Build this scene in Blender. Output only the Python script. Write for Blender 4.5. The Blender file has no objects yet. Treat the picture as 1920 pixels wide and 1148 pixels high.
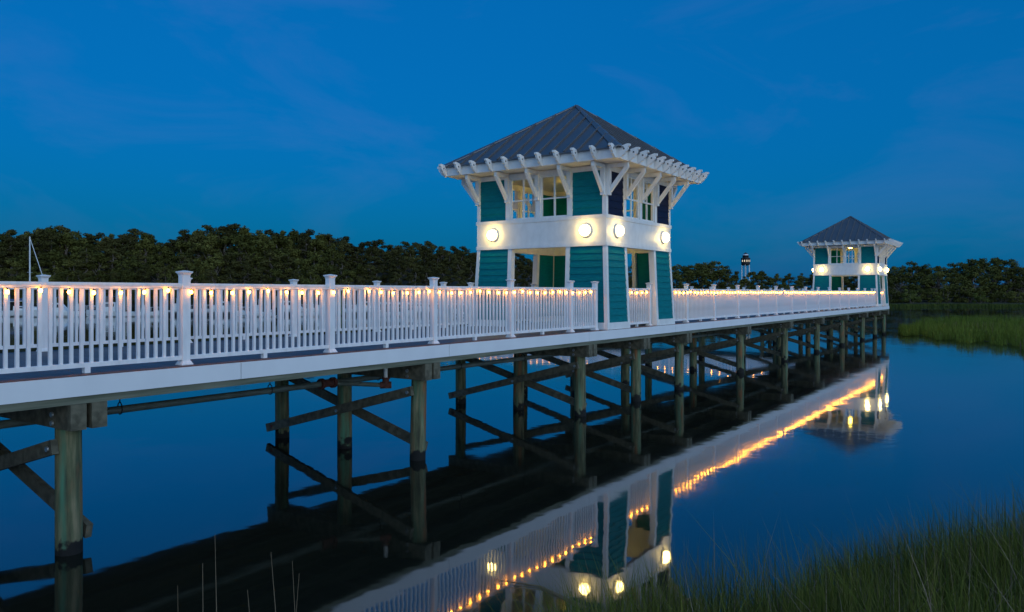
import bpy, math, random
from mathutils import Vector, Matrix
R = math.radians
rnd = random.Random(7)
S = bpy.context.scene
COL = S.collection
TH = R(34.66)                      # heading of the view against the walkway
FPX, CX, HY = 1432.0, 960.0, 549.0
CAMZ = 2.96
EXPO = 2.4                         # dusk: long exposure
DECK = 2.04
AX = Vector((math.cos(TH), math.sin(TH), 0)); RX = Vector((math.sin(TH), -math.cos(TH), 0))

def at(px, depth, z=0.0):
    p = AX * depth + RX * ((px - CX) / FPX * depth)
    return Vector((p.x, p.y, z))
def zat(py, depth):
    return CAMZ - (py - HY) / FPX * depth

# ------------------------------------------------------------------ materials
def newmat(name):
    m = bpy.data.materials.new(name); m.use_nodes = True
    nt = m.node_tree
    return m, nt, nt.nodes['Principled BSDF']
def N(nt, t, **kw):
    n = nt.nodes.new(t)
    for k, v in kw.items():
        if k in n.inputs: n.inputs[k].default_value = v
        else: setattr(n, k, v)
    return n
def L(nt, a, b): nt.links.new(a, b)
def noisy(name, c1, c2, scale=6, rough=.5, stretch=(1,1,1), bump=0, metallic=0, detail=5, lo=.35, hi=.65, coord='Object', spec=.5):
    m, nt, b = newmat(name)
    tc = N(nt, 'ShaderNodeTexCoord'); mp = N(nt, 'ShaderNodeMapping'); mp.inputs['Scale'].default_value = stretch
    L(nt, tc.outputs[coord], mp.inputs['Vector'])
    nz = N(nt, 'ShaderNodeTexNoise', Scale=scale, Detail=detail)
    L(nt, mp.outputs[0], nz.inputs['Vector'])
    cr = N(nt, 'ShaderNodeValToRGB')
    cr.color_ramp.elements[0].position = lo; cr.color_ramp.elements[0].color = (*c1, 1)
    cr.color_ramp.elements[1].position = hi; cr.color_ramp.elements[1].color = (*c2, 1)
    L(nt, nz.outputs['Fac'], cr.inputs['Fac']); L(nt, cr.outputs[0], b.inputs['Base Color'])
    b.inputs['Roughness'].default_value = rough; b.inputs['Metallic'].default_value = metallic
    b.inputs['Specular IOR Level'].default_value = spec
    if bump:
        bp = N(nt, 'ShaderNodeBump', Strength=bump, Distance=.02)
        L(nt, nz.outputs['Fac'], bp.inputs['Height']); L(nt, bp.outputs[0], b.inputs['Normal'])
    return m
def emit(name, col, strength):
    m = bpy.data.materials.new(name); m.use_nodes = True; nt = m.node_tree
    nt.nodes.remove(nt.nodes['Principled BSDF'])
    e = N(nt, 'ShaderNodeEmission', Strength=strength/2**EXPO); e.inputs['Color'].default_value = (*col, 1)
    L(nt, e.outputs[0], nt.nodes['Material Output'].inputs['Surface'])
    return m

M = {}
M['vinyl'] = noisy('white_vinyl', (.71,.70,.70), (.83,.82,.82), 7, .42, (2,2,.5), .04, lo=.28, hi=.6)
M['paint'] = noisy('white_painted_wood', (.71,.70,.675), (.80,.79,.765), 4, .5, (1.6,1.6,.8), .05, lo=.28, hi=.62)
M['fascia'] = noisy('white_fascia_board', (.72,.72,.73), (.77,.77,.78), 1.6, .45, (1.2,1,.6), .02, lo=.25, hi=.6)
M['teal'] = noisy('teal_siding', (.001,.142,.163), (.001,.182,.202), 5, .55, (1,1,7), .12, spec=.12)
M['navy'] = noisy('dark_navy_siding', (.004,.009,.030), (.006,.012,.042), 5, .55, (1,1,7), .12, spec=.12)
M['roof'] = noisy('grey_standing_seam_metal', (.10,.108,.122), (.115,.122,.137), 1.2, .4, (1,1,1), 0, .4)
M['seam'] = noisy('roof_seam_metal', (.13,.12,.115), (.16,.145,.14), 2, .4, (1,1,1), 0, .3)
M['roofcap'] = noisy('grey_folded_metal_cap', (.105,.112,.125), (.125,.13,.145), 2, .38, (1,1,1), 0, .4)
M['wood'] = noisy('weathered_greenish_lumber', (.065,.06,.038), (.15,.135,.09), 3, .85, (3,3,3), .35)
M['woodlong'] = noisy('weathered_stringer_lumber', (.09,.10,.065), (.19,.19,.135), 3, .85, (.35,3,7), .35)
M['metal'] = noisy('galvanised_bolt_metal', (.35,.35,.34), (.5,.5,.5), 20, .45, metallic=.8)
M['rust'] = noisy('rusty_iron', (.06,.018,.012), (.13,.035,.022), 14, .8, bump=.3)
M['pipe'] = noisy('grey_green_pipe_plastic', (.09,.11,.09), (.15,.17,.14), 4, .5, (1,4,4))
M['dark'] = noisy('hole_shade_and_hanger_black', (.012,.012,.014), (.02,.02,.022), 5, .8)  # shade of the rafter tail holes as colour; also the black pipe hangers
M['black'] = noisy('black_paint', (.012,.011,.011), (.022,.02,.02), 5, .6)
M['cord'] = noisy('pale_light_cord', (.35,.33,.3), (.45,.43,.4), 8, .6)
M['socket'] = noisy('bulb_socket', (.05,.05,.05), (.08,.08,.08), 8, .6)
M['bulb'] = emit('glowing_warm_bulb', (1, .34, .028), 66)
M['globe'] = emit('glowing_white_globe', (1, .69, .20), 42)
M['inner'] = emit('glowing_yellow_ceiling_lamp', (1, .66, .08), 120)
M['towerwin'] = emit('lit_tower_window', (1, .86, .62), 1.0)
M['docklamp'] = emit('dock_lamp_glow', (1, .55, .2), 12)
M['hull'] = noisy('white_gelcoat', (.62,.62,.6), (.74,.74,.72), 2, .3)
M['bluehull'] = noisy('navy_gelcoat', (.012,.018,.045), (.018,.028,.06), 2, .3)
M['glass'] = noisy('dark_boat_glass', (.015,.018,.022), (.025,.03,.035), 3, .12)
M['canvas'] = noisy('blue_boat_canvas', (.03,.07,.16), (.05,.1,.2), 4, .8)
M['alu'] = noisy('aluminium_mast', (.55,.56,.57), (.66,.67,.68), 3, .4, metallic=.2)
M['mud'] = noisy('dark_wet_mud', (.012,.012,.008), (.03,.028,.018), 2, .9, bump=.5)
M['bank'] = noisy('grassy_bank_soil', (.014,.018,.008), (.035,.035,.018), 5, .95, bump=.6)
M['land'] = noisy('dark_forest_floor', (.012,.015,.007), (.03,.03,.014), .2, .95)
M['dockwood'] = noisy('grey_dock_boards', (.14,.14,.13), (.23,.22,.2), 1.5, .85, (1,6,1))
M['bark'] = noisy('grey_brown_bark', (.09,.07,.055), (.21,.17,.135), 2, .95, (4,4,.6), .4)

def deckmat():
    m, nt, b = newmat('slate_deck_planks')
    tc = N(nt, 'ShaderNodeTexCoord'); sep = N(nt, 'ShaderNodeSeparateXYZ'); L(nt, tc.outputs['Object'], sep.inputs[0])
    d = N(nt, 'ShaderNodeMath', operation='DIVIDE'); d.inputs[1].default_value = .145; L(nt, sep.outputs[0], d.inputs[0])
    fr = N(nt, 'ShaderNodeMath', operation='FRACT'); L(nt, d.outputs[0], fr.inputs[0])
    fl = N(nt, 'ShaderNodeMath', operation='FLOOR'); L(nt, d.outputs[0], fl.inputs[0])
    wn = N(nt, 'ShaderNodeTexWhiteNoise', noise_dimensions='1D'); L(nt, fl.outputs[0], wn.inputs['W'])
    nz = N(nt, 'ShaderNodeTexNoise', Scale=4, Detail=6)
    mp = N(nt, 'ShaderNodeMapping'); mp.inputs['Scale'].default_value = (6, .7, 1); L(nt, tc.outputs['Object'], mp.inputs[0]); L(nt, mp.outputs[0], nz.inputs['Vector'])
    ad = N(nt, 'ShaderNodeMath', operation='ADD'); L(nt, wn.outputs['Value'], ad.inputs[0]); L(nt, nz.outputs['Fac'], ad.inputs[1])
    cr = N(nt, 'ShaderNodeValToRGB'); cr.color_ramp.elements[0].position=.3; cr.color_ramp.elements[0].color=(.045,.05,.065,1)
    cr.color_ramp.elements[1].position=1; cr.color_ramp.elements[1].color=(.095,.1,.125,1)
    h = N(nt, 'ShaderNodeMath', operation='MULTIPLY'); h.inputs[1].default_value=.5; L(nt, ad.outputs[0], h.inputs[0]); L(nt, h.outputs[0], cr.inputs[0])
    gp = N(nt, 'ShaderNodeMath', operation='GREATER_THAN'); gp.inputs[1].default_value=.05; L(nt, fr.outputs[0], gp.inputs[0])
    mx = N(nt, 'ShaderNodeMix', data_type='RGBA'); L(nt, gp.outputs[0], mx.inputs['Factor']); mx.inputs[6].default_value=(.01,.01,.012,1); L(nt, cr.outputs[0], mx.inputs[7])
    L(nt, mx.outputs[2], b.inputs['Base Color']); b.inputs['Roughness'].default_value=.55
    bp = N(nt, 'ShaderNodeBump', Strength=.6, Distance=.01); L(nt, gp.outputs[0], bp.inputs['Height']); L(nt, bp.outputs[0], b.inputs['Normal'])
    return m
M['deck'] = deckmat()
M['edge'] = noisy('red_brown_deck_border', (.07,.028,.022), (.12,.05,.04), 3, .6, (.4,4,4))

def pilemat():
    m, nt, b = newmat('green_treated_piling')
    tc = N(nt, 'ShaderNodeTexCoord'); oi = N(nt, 'ShaderNodeObjectInfo')
    av = N(nt, 'ShaderNodeVectorMath', operation='ADD'); L(nt, tc.outputs['Object'], av.inputs[0])
    sc = N(nt, 'ShaderNodeVectorMath', operation='SCALE'); L(nt, oi.outputs['Location'], sc.inputs[0]); sc.inputs['Scale'].default_value = 1.37
    L(nt, sc.outputs[0], av.inputs[1])
    mp = N(nt, 'ShaderNodeMapping'); mp.inputs['Scale'].default_value = (9, 9, .9); L(nt, av.outputs[0], mp.inputs[0])
    nz = N(nt, 'ShaderNodeTexNoise', Scale=1.6, Detail=8, Roughness=.62); L(nt, mp.outputs[0], nz.inputs['Vector'])
    cr = N(nt, 'ShaderNodeValToRGB'); e = cr.color_ramp.elements
    e[0].position=.33; e[0].color=(.042,.045,.024,1); e[1].position=.7; e[1].color=(.27,.225,.125,1)
    x = e.new(.5); x.color=(.115,.125,.06,1)
    L(nt, nz.outputs['Fac'], cr.inputs[0])
    mp2 = N(nt, 'ShaderNodeMapping'); mp2.inputs['Scale'].default_value = (5, 5, 1.1); mp2.inputs['Location'].default_value=(3,1,7); L(nt, av.outputs[0], mp2.inputs[0])
    n2 = N(nt, 'ShaderNodeTexNoise', Scale=1.1, Detail=4); L(nt, mp2.outputs[0], n2.inputs['Vector'])
    r2 = N(nt, 'ShaderNodeMapRange'); r2.inputs[1].default_value=.56; r2.inputs[2].default_value=.7; L(nt, n2.outputs['Fac'], r2.inputs[0])
    mx = N(nt, 'ShaderNodeMix', data_type='RGBA'); L(nt, r2.outputs[0], mx.inputs['Factor']); L(nt, cr.outputs[0], mx.inputs[6]); mx.inputs[7].default_value=(.24,.085,.03,1)
    # copper-green streaks
    mp3 = N(nt, 'ShaderNodeMapping'); mp3.inputs['Scale'].default_value = (8, 8, .5); mp3.inputs['Location'].default_value=(9,4,2); L(nt, av.outputs[0], mp3.inputs[0])
    n3 = N(nt, 'ShaderNodeTexNoise', Scale=1.2, Detail=4); L(nt, mp3.outputs[0], n3.inputs['Vector'])
    r3 = N(nt, 'ShaderNodeMapRange'); r3.inputs[1].default_value=.5; r3.inputs[2].default_value=.75; L(nt, n3.outputs['Fac'], r3.inputs[0])
    mx3 = N(nt, 'ShaderNodeMix', data_type='RGBA'); L(nt, r3.outputs[0], mx3.inputs['Factor']); L(nt, mx.outputs[2], mx3.inputs[6]); mx3.inputs[7].default_value=(.07,.22,.13,1)
    # tide band: wet and black below an uneven line
    sep = N(nt, 'ShaderNodeSeparateXYZ'); L(nt, tc.outputs['Object'], sep.inputs[0])
    n4 = N(nt, 'ShaderNodeTexNoise', Scale=7, Detail=3); L(nt, av.outputs[0], n4.inputs['Vector'])
    mm = N(nt, 'ShaderNodeMath', operation='MULTIPLY_ADD'); mm.inputs[1].default_value=.55; L(nt, n4.outputs['Fac'], mm.inputs[0]); L(nt, sep.outputs[2], mm.inputs[2])
    r4 = N(nt, 'ShaderNodeMapRange'); r4.inputs[1].default_value=.40; r4.inputs[2].default_value=.46; L(nt, mm.outputs[0], r4.inputs[0])
    mx4 = N(nt, 'ShaderNodeMix', data_type='RGBA'); L(nt, r4.outputs[0], mx4.inputs['Factor']); mx4.inputs[6].default_value=(.006,.006,.005,1); L(nt, mx3.outputs[2], mx4.inputs[7])
    L(nt, mx4.outputs[2], b.inputs['Base Color']); b.inputs['Roughness'].default_value=.85
    bp = N(nt, 'ShaderNodeBump', Strength=.5, Distance=.02); L(nt, nz.outputs['Fac'], bp.inputs['Height']); L(nt, bp.outputs[0], b.inputs['Normal'])
    return m
M['pile'] = pilemat()

def leafmat(name, c1, c2, c3):
    m, nt, b = newmat(name)
    g = N(nt, 'ShaderNodeNewGeometry'); oi = N(nt, 'ShaderNodeObjectInfo')
    cr = N(nt, 'ShaderNodeValToRGB'); e = cr.color_ramp.elements
    e[0].position=0; e[0].color=(*c1,1); e[1].position=1; e[1].color=(*c3,1); x=e.new(.55); x.color=(*c2,1)
    ad = N(nt, 'ShaderNodeMath', operation='MULTIPLY_ADD'); ad.inputs[1].default_value=.4; 
    ml = N(nt, 'ShaderNodeMath', operation='MULTIPLY'); ml.inputs[1].default_value=.6; L(nt, oi.outputs['Random'], ml.inputs[0])
    L(nt, g.outputs['Random Per Island'], ad.inputs[0]); L(nt, ml.outputs[0], ad.inputs[2]); L(nt, ad.outputs[0], cr.inputs[0])
    L(nt, cr.outputs[0], b.inputs['Base Color']); b.inputs['Roughness'].default_value=.75; b.inputs['Specular IOR Level'].default_value=.03
    return m
M['leaf'] = leafmat('broadleaf_foliage', (.040,.042,.011), (.085,.085,.021), (.155,.145,.038))
M['pine'] = leafmat('pine_foliage', (.036,.034,.012), (.066,.062,.019), (.115,.102,.032))
M['bright'] = leafmat('yellow_green_foliage', (.07,.085,.018), (.10,.115,.026), (.13,.14,.035))
M['grass'] = leafmat('marsh_grass_blades', (.075,.11,.018), (.125,.17,.028), (.19,.20,.055))
M['shoregrass'] = leafmat('darker_shore_grass', (.04,.055,.011), (.06,.08,.016), (.09,.10,.028))  # darker green than the marsh island grass
M['foregrass'] = leafmat('bank_grass_blades', (.048,.066,.011), (.086,.108,.018), (.16,.145,.045))
M['dry'] = leafmat('dry_straw_stems', (.11,.085,.05), (.17,.13,.085), (.25,.2,.14))

def watermat():
    m = bpy.data.materials.new('still_creek_water'); m.use_nodes=True; nt=m.node_tree
    nt.nodes.remove(nt.nodes['Principled BSDF'])
    tc = N(nt,'ShaderNodeTexCoord')
    n1 = N(nt,'ShaderNodeTexNoise', Scale=.9, Detail=3, Roughness=.5); L(nt, tc.outputs['Object'], n1.inputs['Vector'])
    n2 = N(nt,'ShaderNodeTexNoise', Scale=.17, Detail=2); L(nt, tc.outputs['Object'], n2.inputs['Vector'])
    b1 = N(nt,'ShaderNodeBump', Strength=.35, Distance=.012); L(nt, n1.outputs['Fac'], b1.inputs['Height'])
    b2 = N(nt,'ShaderNodeBump', Strength=.35, Distance=.03); L(nt, n2.outputs['Fac'], b2.inputs['Height']); L(nt, b1.outputs[0], b2.inputs['Normal'])
    n3 = N(nt,'ShaderNodeTexNoise', Scale=.11, Detail=4, Distortion=1.2); L(nt, tc.outputs['Object'], n3.inputs['Vector'])
    rr = N(nt,'ShaderNodeMapRange'); rr.inputs[1].default_value=.4; rr.inputs[2].default_value=.68; rr.inputs[3].default_value=.03; rr.inputs[4].default_value=.085; L(nt, n3.outputs['Fac'], rr.inputs[0])
    gl = N(nt,'ShaderNodeBsdfGlossy'); L(nt, rr.outputs[0], gl.inputs['Roughness']); gl.inputs['Color'].default_value=(.97,.98,1,1); L(nt,b2.outputs[0],gl.inputs['Normal'])
    df = N(nt,'ShaderNodeBsdfDiffuse'); df.inputs['Color'].default_value=(.009,.011,.007,1)
    fr = N(nt,'ShaderNodeFresnel', IOR=1.333)
    pw = N(nt,'ShaderNodeMath', operation='POWER'); pw.inputs[1].default_value=.76; L(nt, fr.outputs[0], pw.inputs[0])
    mx = N(nt,'ShaderNodeMixShader'); L(nt,pw.outputs[0],mx.inputs[0]); L(nt,df.outputs[0],mx.inputs[1]); L(nt,gl.outputs[0],mx.inputs[2])
    L(nt,mx.outputs[0],nt.nodes['Material Output'].inputs['Surface'])
    return m
M['water'] = watermat()

# ------------------------------------------------------------------ mesh builder
class MB:
    def __init__(s): s.v=[]; s.f=[]; s.m=[]; s.sm=[]; s.mats=[]
    def mi(s, mat):
        if mat not in s.mats: s.mats.append(mat)
        return s.mats.index(mat)
    def add(s, vs, fs, mat, smooth=False):
        o=len(s.v); k=s.mi(mat)
        s.v += [tuple(p) for p in vs]
        for f in fs: s.f.append([i+o for i in f]); s.m.append(k); s.sm.append(smooth)
        return s
    def box(s, lo, hi, mat):
        x0,y0,z0=lo; x1,y1,z1=hi
        vs=[(x0,y0,z0),(x1,y0,z0),(x1,y1,z0),(x0,y1,z0),(x0,y0,z1),(x1,y0,z1),(x1,y1,z1),(x0,y1,z1)]
        return s.add(vs,[(0,3,2,1),(4,5,6,7),(0,1,5,4),(1,2,6,5),(2,3,7,6),(3,0,4,7)],mat)
    def frus(s, c, w0, w1, z0, z1, mat, d0=None, d1=None):
        d0=w0 if d0 is None else d0; d1=w1 if d1 is None else d1; x,y=c
        vs=[(x-w0,y-d0,z0),(x+w0,y-d0,z0),(x+w0,y+d0,z0),(x-w0,y+d0,z0),(x-w1,y-d1,z1),(x+w1,y-d1,z1),(x+w1,y+d1,z1),(x-w1,y+d1,z1)]
        return s.add(vs,[(0,3,2,1),(4,5,6,7),(0,1,5,4),(1,2,6,5),(2,3,7,6),(3,0,4,7)],mat)
    def hexa(s, vs, mat):   # 8 corners: bottom ring, top ring
        return s.add(vs,[(0,3,2,1),(4,5,6,7),(0,1,5,4),(1,2,6,5),(2,3,7,6),(3,0,4,7)],mat)
    def bar(s, p0, p1, w, h, mat, up=(0,0,1)):
        p0=Vector(p0); p1=Vector(p1); d=(p1-p0).normalized(); side=d.cross(Vector(up)).normalized(); u=side.cross(d)
        a=side*w/2; b=u*h/2
        vs=[p0-a-b,p0+a-b,p0+a+b,p0-a+b,p1-a-b,p1+a-b,p1+a+b,p1-a+b]
        return s.add(vs,[(0,1,2,3),(7,6,5,4),(0,4,5,1),(1,5,6,2),(2,6,7,3),(3,7,4,0)],mat)
    def cyl(s, p0, p1, r0, r1, mat, n=14, caps=True):
        p0=Vector(p0); p1=Vector(p1); d=(p1-p0).normalized()
        a=d.orthogonal().normalized(); b=d.cross(a)
        ring=lambda p,r:[p+(a*math.cos(2*math.pi*i/n)+b*math.sin(2*math.pi*i/n))*r for i in range(n)]
        A=ring(p0,r0); B=ring(p1,r1)
        s.add(A+B,[(i,(i+1)%n,n+(i+1)%n,n+i) for i in range(n)],mat,True)
        if caps: s.add(A,[tuple(reversed(range(n)))],mat); s.add(B,[tuple(range(n))],mat)
        return s
    def tube(s, pts, radii, mat, n=8):
        pts=[Vector(p) for p in pts]; vs=[]; fs=[]
        a=None
        for k,p in enumerate(pts):
            d=(pts[min(k+1,len(pts)-1)]-pts[max(k-1,0)]).normalized()
            if a is None: a=d.orthogonal().normalized()
            a=(a-d*a.dot(d)).normalized(); b=d.cross(a)
            r=radii[k] if isinstance(radii,(list,tuple)) else radii
            vs+=[p+(a*math.cos(2*math.pi*i/n)+b*math.sin(2*math.pi*i/n))*r for i in range(n)]
        for k in range(len(pts)-1):
            fs+=[(k*n+i,k*n+(i+1)%n,(k+1)*n+(i+1)%n,(k+1)*n+i) for i in range(n)]
        s.add(vs,fs,mat,True)
        s.add(vs[:n],[tuple(reversed(range(n)))],mat); s.add(vs[-n:],[tuple(range(n))],mat)
        return s
    def lathe(s, prof, mat, c=(0,0,0), axis='z', n=20):
        vs=[]; fs=[]
        for r,h in prof:
            for i in range(n):
                t=2*math.pi*i/n; x,y=r*math.cos(t),r*math.sin(t)
                p=(x,y,h) if axis=='z' else (x,-h,y)
                vs.append((p[0]+c[0],p[1]+c[1],p[2]+c[2]))
        for k in range(len(prof)-1):
            fs+=[(k*n+i,k*n+(i+1)%n,(k+1)*n+(i+1)%n,(k+1)*n+i) for i in range(n)]
        return s.add(vs,fs,mat,True)
    def prism(s, prof, t0, t1, mat, plane='yz'):   # profile extruded along x (plane yz)
        n=len(prof)
        f=(lambda p,t:(t,p[0],p[1])) if plane=='yz' else (lambda p,t:(p[0],t,p[1]))
        vs=[f(p,t0) for p in prof]+[f(p,t1) for p in prof]
        s.add(vs,[tuple(range(n)),tuple(reversed(range(n,2*n)))]+[(i,n+i,n+(i+1)%n,(i+1)%n) for i in range(n)],mat)
        return s
    def mesh(s, name, fix=True):
        me=bpy.data.meshes.new(name); me.from_pydata(s.v,[],s.f)
        for m in s.mats: me.materials.append(m)
        me.polygons.foreach_set('material_index', s.m); me.polygons.foreach_set('use_smooth', s.sm)
        me.update()
        return me
    def build(s, name, parent=None, loc=(0,0,0), rz=0): return ob(name, s.mesh(name), parent, loc, rz)

def ob(name, me, parent=None, loc=(0,0,0), rz=0):
    o=bpy.data.objects.new(name, me); COL.objects.link(o)
    if parent: o.parent=parent
    o.location=loc; o.rotation_euler=(0,0,rz)
    return o
def tag(o, label=None, cat=None, group=None, kind=None):
    if label: o['label']=label
    if cat: o['category']=cat
    if group: o['group']=group
    if kind: o['kind']=kind
    return o
def thing(name, label, cat, loc=(0,0,0), rz=0, group=None):
    o=bpy.data.objects.new(name,None); COL.objects.link(o); o.location=loc; o.rotation_euler=(0,0,rz); o.empty_display_size=.2
    return tag(o,label,cat,group)
def copy_tree(o, loc=None, rz=None, parent=None):
    c=o.copy(); COL.objects.link(c)
    if parent: c.parent=parent
    if loc is not None: c.location=loc
    if rz is not None: c.rotation_euler=(0,0,rz)
    for ch in list(o.children): copy_tree(ch,parent=c)
    return c
ORD=['first','second','third','fourth','fifth','sixth','seventh','eighth','ninth','tenth','eleventh','twelfth','thirteenth','fourteenth','fifteenth','sixteenth','seventeenth','eighteenth','nineteenth','twentieth','twenty-first','twenty-second']

YN, YF = 8.80, 13.05            # walkway edges (y); near edge faces the camera
RN, RF = 9.00, 12.85            # railing lines
CY = (YN+YF)/2
S0, S1 = -7.0, 59.65
T1, T2 = 19.03, 57.5             # tower centres

# ------------------------------------------------------------------ walkway
def walkway(root, x0, x1, y0, y1, joints):
    """deck box strip in root space (root at water level)"""
    d=MB(); d.box((x0,y0+.145,DECK-.04),(x1,y1-.145,DECK),M['deck']); d.build('deck',root)
    for (ya,yb) in ((y0,y0+.14),(y1-.14,y1)):
        MB().box((x0,ya,DECK-.04),(x1,yb,DECK-.002),M['edge']).build('deck_border',root)
    js=[x0]+joints+[x1]
    for a,b in zip(js[:-1],js[1:]):
        for (ya,yb) in ((y0-.026,y0-.002),(y1+.002,y1+.026)):
            MB().box((a+.005,ya,DECK-.232),(b-.005,yb,DECK-.012),M['fascia']).build('fascia_board',root)
    for k,y in enumerate((y0+.03,(3*y0+y1)/4,(y0+y1)/2,(y0+3*y1)/4,y1-.03)):
        MB().box((x0,y-.04,DECK-.318),(x1,y+.04,DECK-.043),M['woodlong']).build('stringer',root)
bw=thing('boardwalk','long raised timber walkway with white edge boards running out over the water','walkway')
walkway(bw,S0,S1,YN,YF,[-3.0,1.6,6.33,10.7,15.9,21.1,26.0,30.9,35.8,40.7,45.6,50.5,55.4])
# branch turning off behind the far tower
b2=thing('boardwalk','farther walkway turning left behind the distant small tower','walkway',(55.4,YF+.06,0),R(90))
walkway(b2,0,42,-4.25,0,[4.9,9.8,14.7,19.6,24.5,29.4,34.3])

# ------------------------------------------------------------------ railings
def post_mesh():
    a=MB().box((-.051,-.051,.0),(.051,.051,1.14),M['vinyl']).mesh('shaft')
    c=MB(); c.frus((0,0),.0535,.0545,1.135,1.150,M['vinyl']); c.frus((0,0),.0546,.074,1.151,1.176,M['vinyl']); c.frus((0,0),.076,.076,1.177,1.190,M['vinyl']); c.frus((0,0),.073,.012,1.191,1.204,M['vinyl'])
    b=MB(); b.frus((0,0),.078,.078,0,.012,M['vinyl']); b.frus((0,0),.075,.056,.0125,.05,M['vinyl'])
    return a,c.mesh('cap'),b.mesh('base_trim')
PM=post_mesh()
def post(x,y,label,group,simple=False,rz=0):
    t=thing('railing_post',label,'railing post',(x,y,DECK),rz,group)
    for n,me in zip(('shaft','cap','base_trim'),PM): ob(n,me,t)
    return t
BAL=MB().box((-.017,-.017,.118),(.017,.017,.972),M['vinyl']).mesh('baluster')
FOOT=MB().box((-.032,-.03,.0),(.032,.03,.066),M['vinyl']).mesh('foot_block')
PC={}
def panel(x0,x1,y,label,group,foot=True,along='x',one=False,z=DECK):
    Ln=x1-x0
    key=(round(Ln,2),)
    if key not in PC:
        tp=MB(); tp.box((-Ln/2,-.044,1.005),(Ln/2,.044,1.04),M['vinyl']); tp.box((-Ln/2,-.028,.972),(Ln/2,.028,1.0047),M['vinyl'])
        bt=MB().box((-Ln/2,-.03,.066),(Ln/2,.03,.118),M['vinyl'])
        PC[key]=(tp.mesh('top_rail'),bt.mesh('bottom_rail'))
    loc=((x0+x1)/2,y,z) if along=='x' else (y,(x0+x1)/2,z)
    t=thing('railing',label,'railing',loc,0 if along=='x' else R(90),group)
    n=max(2,int(round(Ln/.111)))
    if one:
        k=('one',key)
        if k not in PC:
            m=MB(); m.box((-Ln/2,-.044,1.005),(Ln/2,.044,1.04),M['vinyl']); m.box((-Ln/2,-.028,.972),(Ln/2,.028,1.0047),M['vinyl']); m.box((-Ln/2,-.03,.066),(Ln/2,.03,.118),M['vinyl'])
            for i in range(n-1):
                x=-Ln/2+Ln*(i+1)/n; m.box((x-.017,-.017,.1185),(x+.017,.017,.9715),M['vinyl'])
            PC[k]=m.mesh('baluster_rail')
        ob('baluster_rail',PC[k],t); return t
    ob('top_rail',PC[key][0],t); ob('bottom_rail',PC[key][1],t)
    for i in range(n-1): ob('baluster',BAL,t,(-Ln/2+Ln*(i+1)/n,0,0))
    if foot: ob('foot_block',FOOT,t)
    return t

def run(posts, y, side, where, inframe_from):
    k=0; pk=0
    g1='railing posts '+side; g2='railing panels '+side
    for i,x in enumerate(posts):
        vis = x>=inframe_from
        if vis:
            post(x,y,f'white railing post, {where}, {ORD[k]} from left',g1); k+=1
        else:
            post(x,y,f'white railing post, near edge, outside the left photo edge' if y<10 else 'white railing post, far edge, outside the left photo edge',g1)
    for i,(a,b) in enumerate(zip(posts[:-1],posts[1:])):
        if b>=inframe_from:
            panel(a+.052,b-.052,y,f'white railing panel, {where}, {ORD[pk]} from left',g2,b-a>1.5); pk+=1
        else:
            panel(a+.052,b-.052,y,f'white railing panel, near edge, outside the left photo edge' if y<10 else 'white railing panel, far edge, outside the left photo edge',g2)
A1=[.77+2.44*i for i in range(7)]+[16.60]
run(A1,RN,'near side before the large tower','near edge, left of the large tower',3.6)
A2=[22.48+2.44*i for i in range(14)]+[55.28]
panel(T1+2.13,22.48-.052,RN,'white railing panel joining the right wall of the large tower, near edge','short railing panels at tower walls',False)
panel(T1+2.13,21.3-.063+1.7,RF,'white railing panel joining the right wall of the large tower, far edge','short railing panels at tower walls',False)
run(A2,RN,'near side between the towers','near edge, between the towers',0)
B1=[-1.0+2.44*i-.65 for i in range(8)]+[16.60]
run(B1,RF,'far side before the large tower','far edge, left of the large tower',0.4)
B2=[23.0+2.44*i for i in range(14)]
run(B2,RF,'far side between the towers','far edge, between the towers',0)
# guards inside the tower side openings
for T,nm in ((T1,'large'),(T2,'distant')):
    for y,sd in ((RN,'camera-side'),(RF,'rear')):
        panel(T-.85+.06,T+.72-.052,y,f'short railing guard in the {sd} opening of the {nm} tower','short railing guards in tower openings')
        post(T+.72,y,f'railing post at the right of the {sd} opening of the {nm} tower','railing posts in tower openings')
# branch rails (seen mostly as a reflection)
BR=[13.9+2.44*i for i in range(16)]
for x,sd in ((55.6,'facing side'),(59.45,'back side')):
    for i,y in enumerate(BR):
        post(x,y,f'white post, {sd} of the farther walkway, {ORD[i]} from distant tower','posts of the farther walkway')
    for i,(a,b) in enumerate(zip(BR[:-1],BR[1:])):
        panel(a+.052,b-.052,x,f'white railing, {sd} of the farther walkway, {ORD[i]} from distant tower','panels of the farther walkway',along='y',one=True)

# ------------------------------------------------------------------ string lights
bulbm=MB()
bulbm.lathe([(.0005,-.036),(.011,-.033),(.0175,-.022),(.019,-.011),(.016,.002),(.010,.011)],M['bulb'],n=10)
BULB=bulbm.mesh('bulb')
SOCK=MB().cyl((0,0,.0105),(0,0,.032),.0115,.0105,M['socket'],8).mesh('socket')
def string(x0,x1,y,label,group,step=.293,along='x'):
    t=thing('string_light',label,'string lights',(0,0,DECK),0,group)
    n=int((x1-x0)/step); pts=[]
    r=random.Random(int(x0*100))
    pk=5
    P=lambda x,dy,z:(x,y+dy,z) if along=='x' else (y+dy,x,z)
    for i in range(n+1):
        x=x0+(x1-x0)*i/n
        ph=(i%pk)/pk
        z=.992-.028*math.sin(math.pi*ph)-r.uniform(0,.005)
        pts.append(P(x,-.053,z))
        if i<n:
            bx=x+r.uniform(-.02,.02)
            q=P(bx,-.056+r.uniform(-.008,.004),z-.033)
            b=ob('bulb',BULB,t,q); b.rotation_euler=(r.uniform(-.3,.3),r.uniform(-.35,.35),0)
            ob('socket',SOCK,b)
    MB().tube(pts,.0035,M['cord'],5).build('cord',t)
    return t
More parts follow.
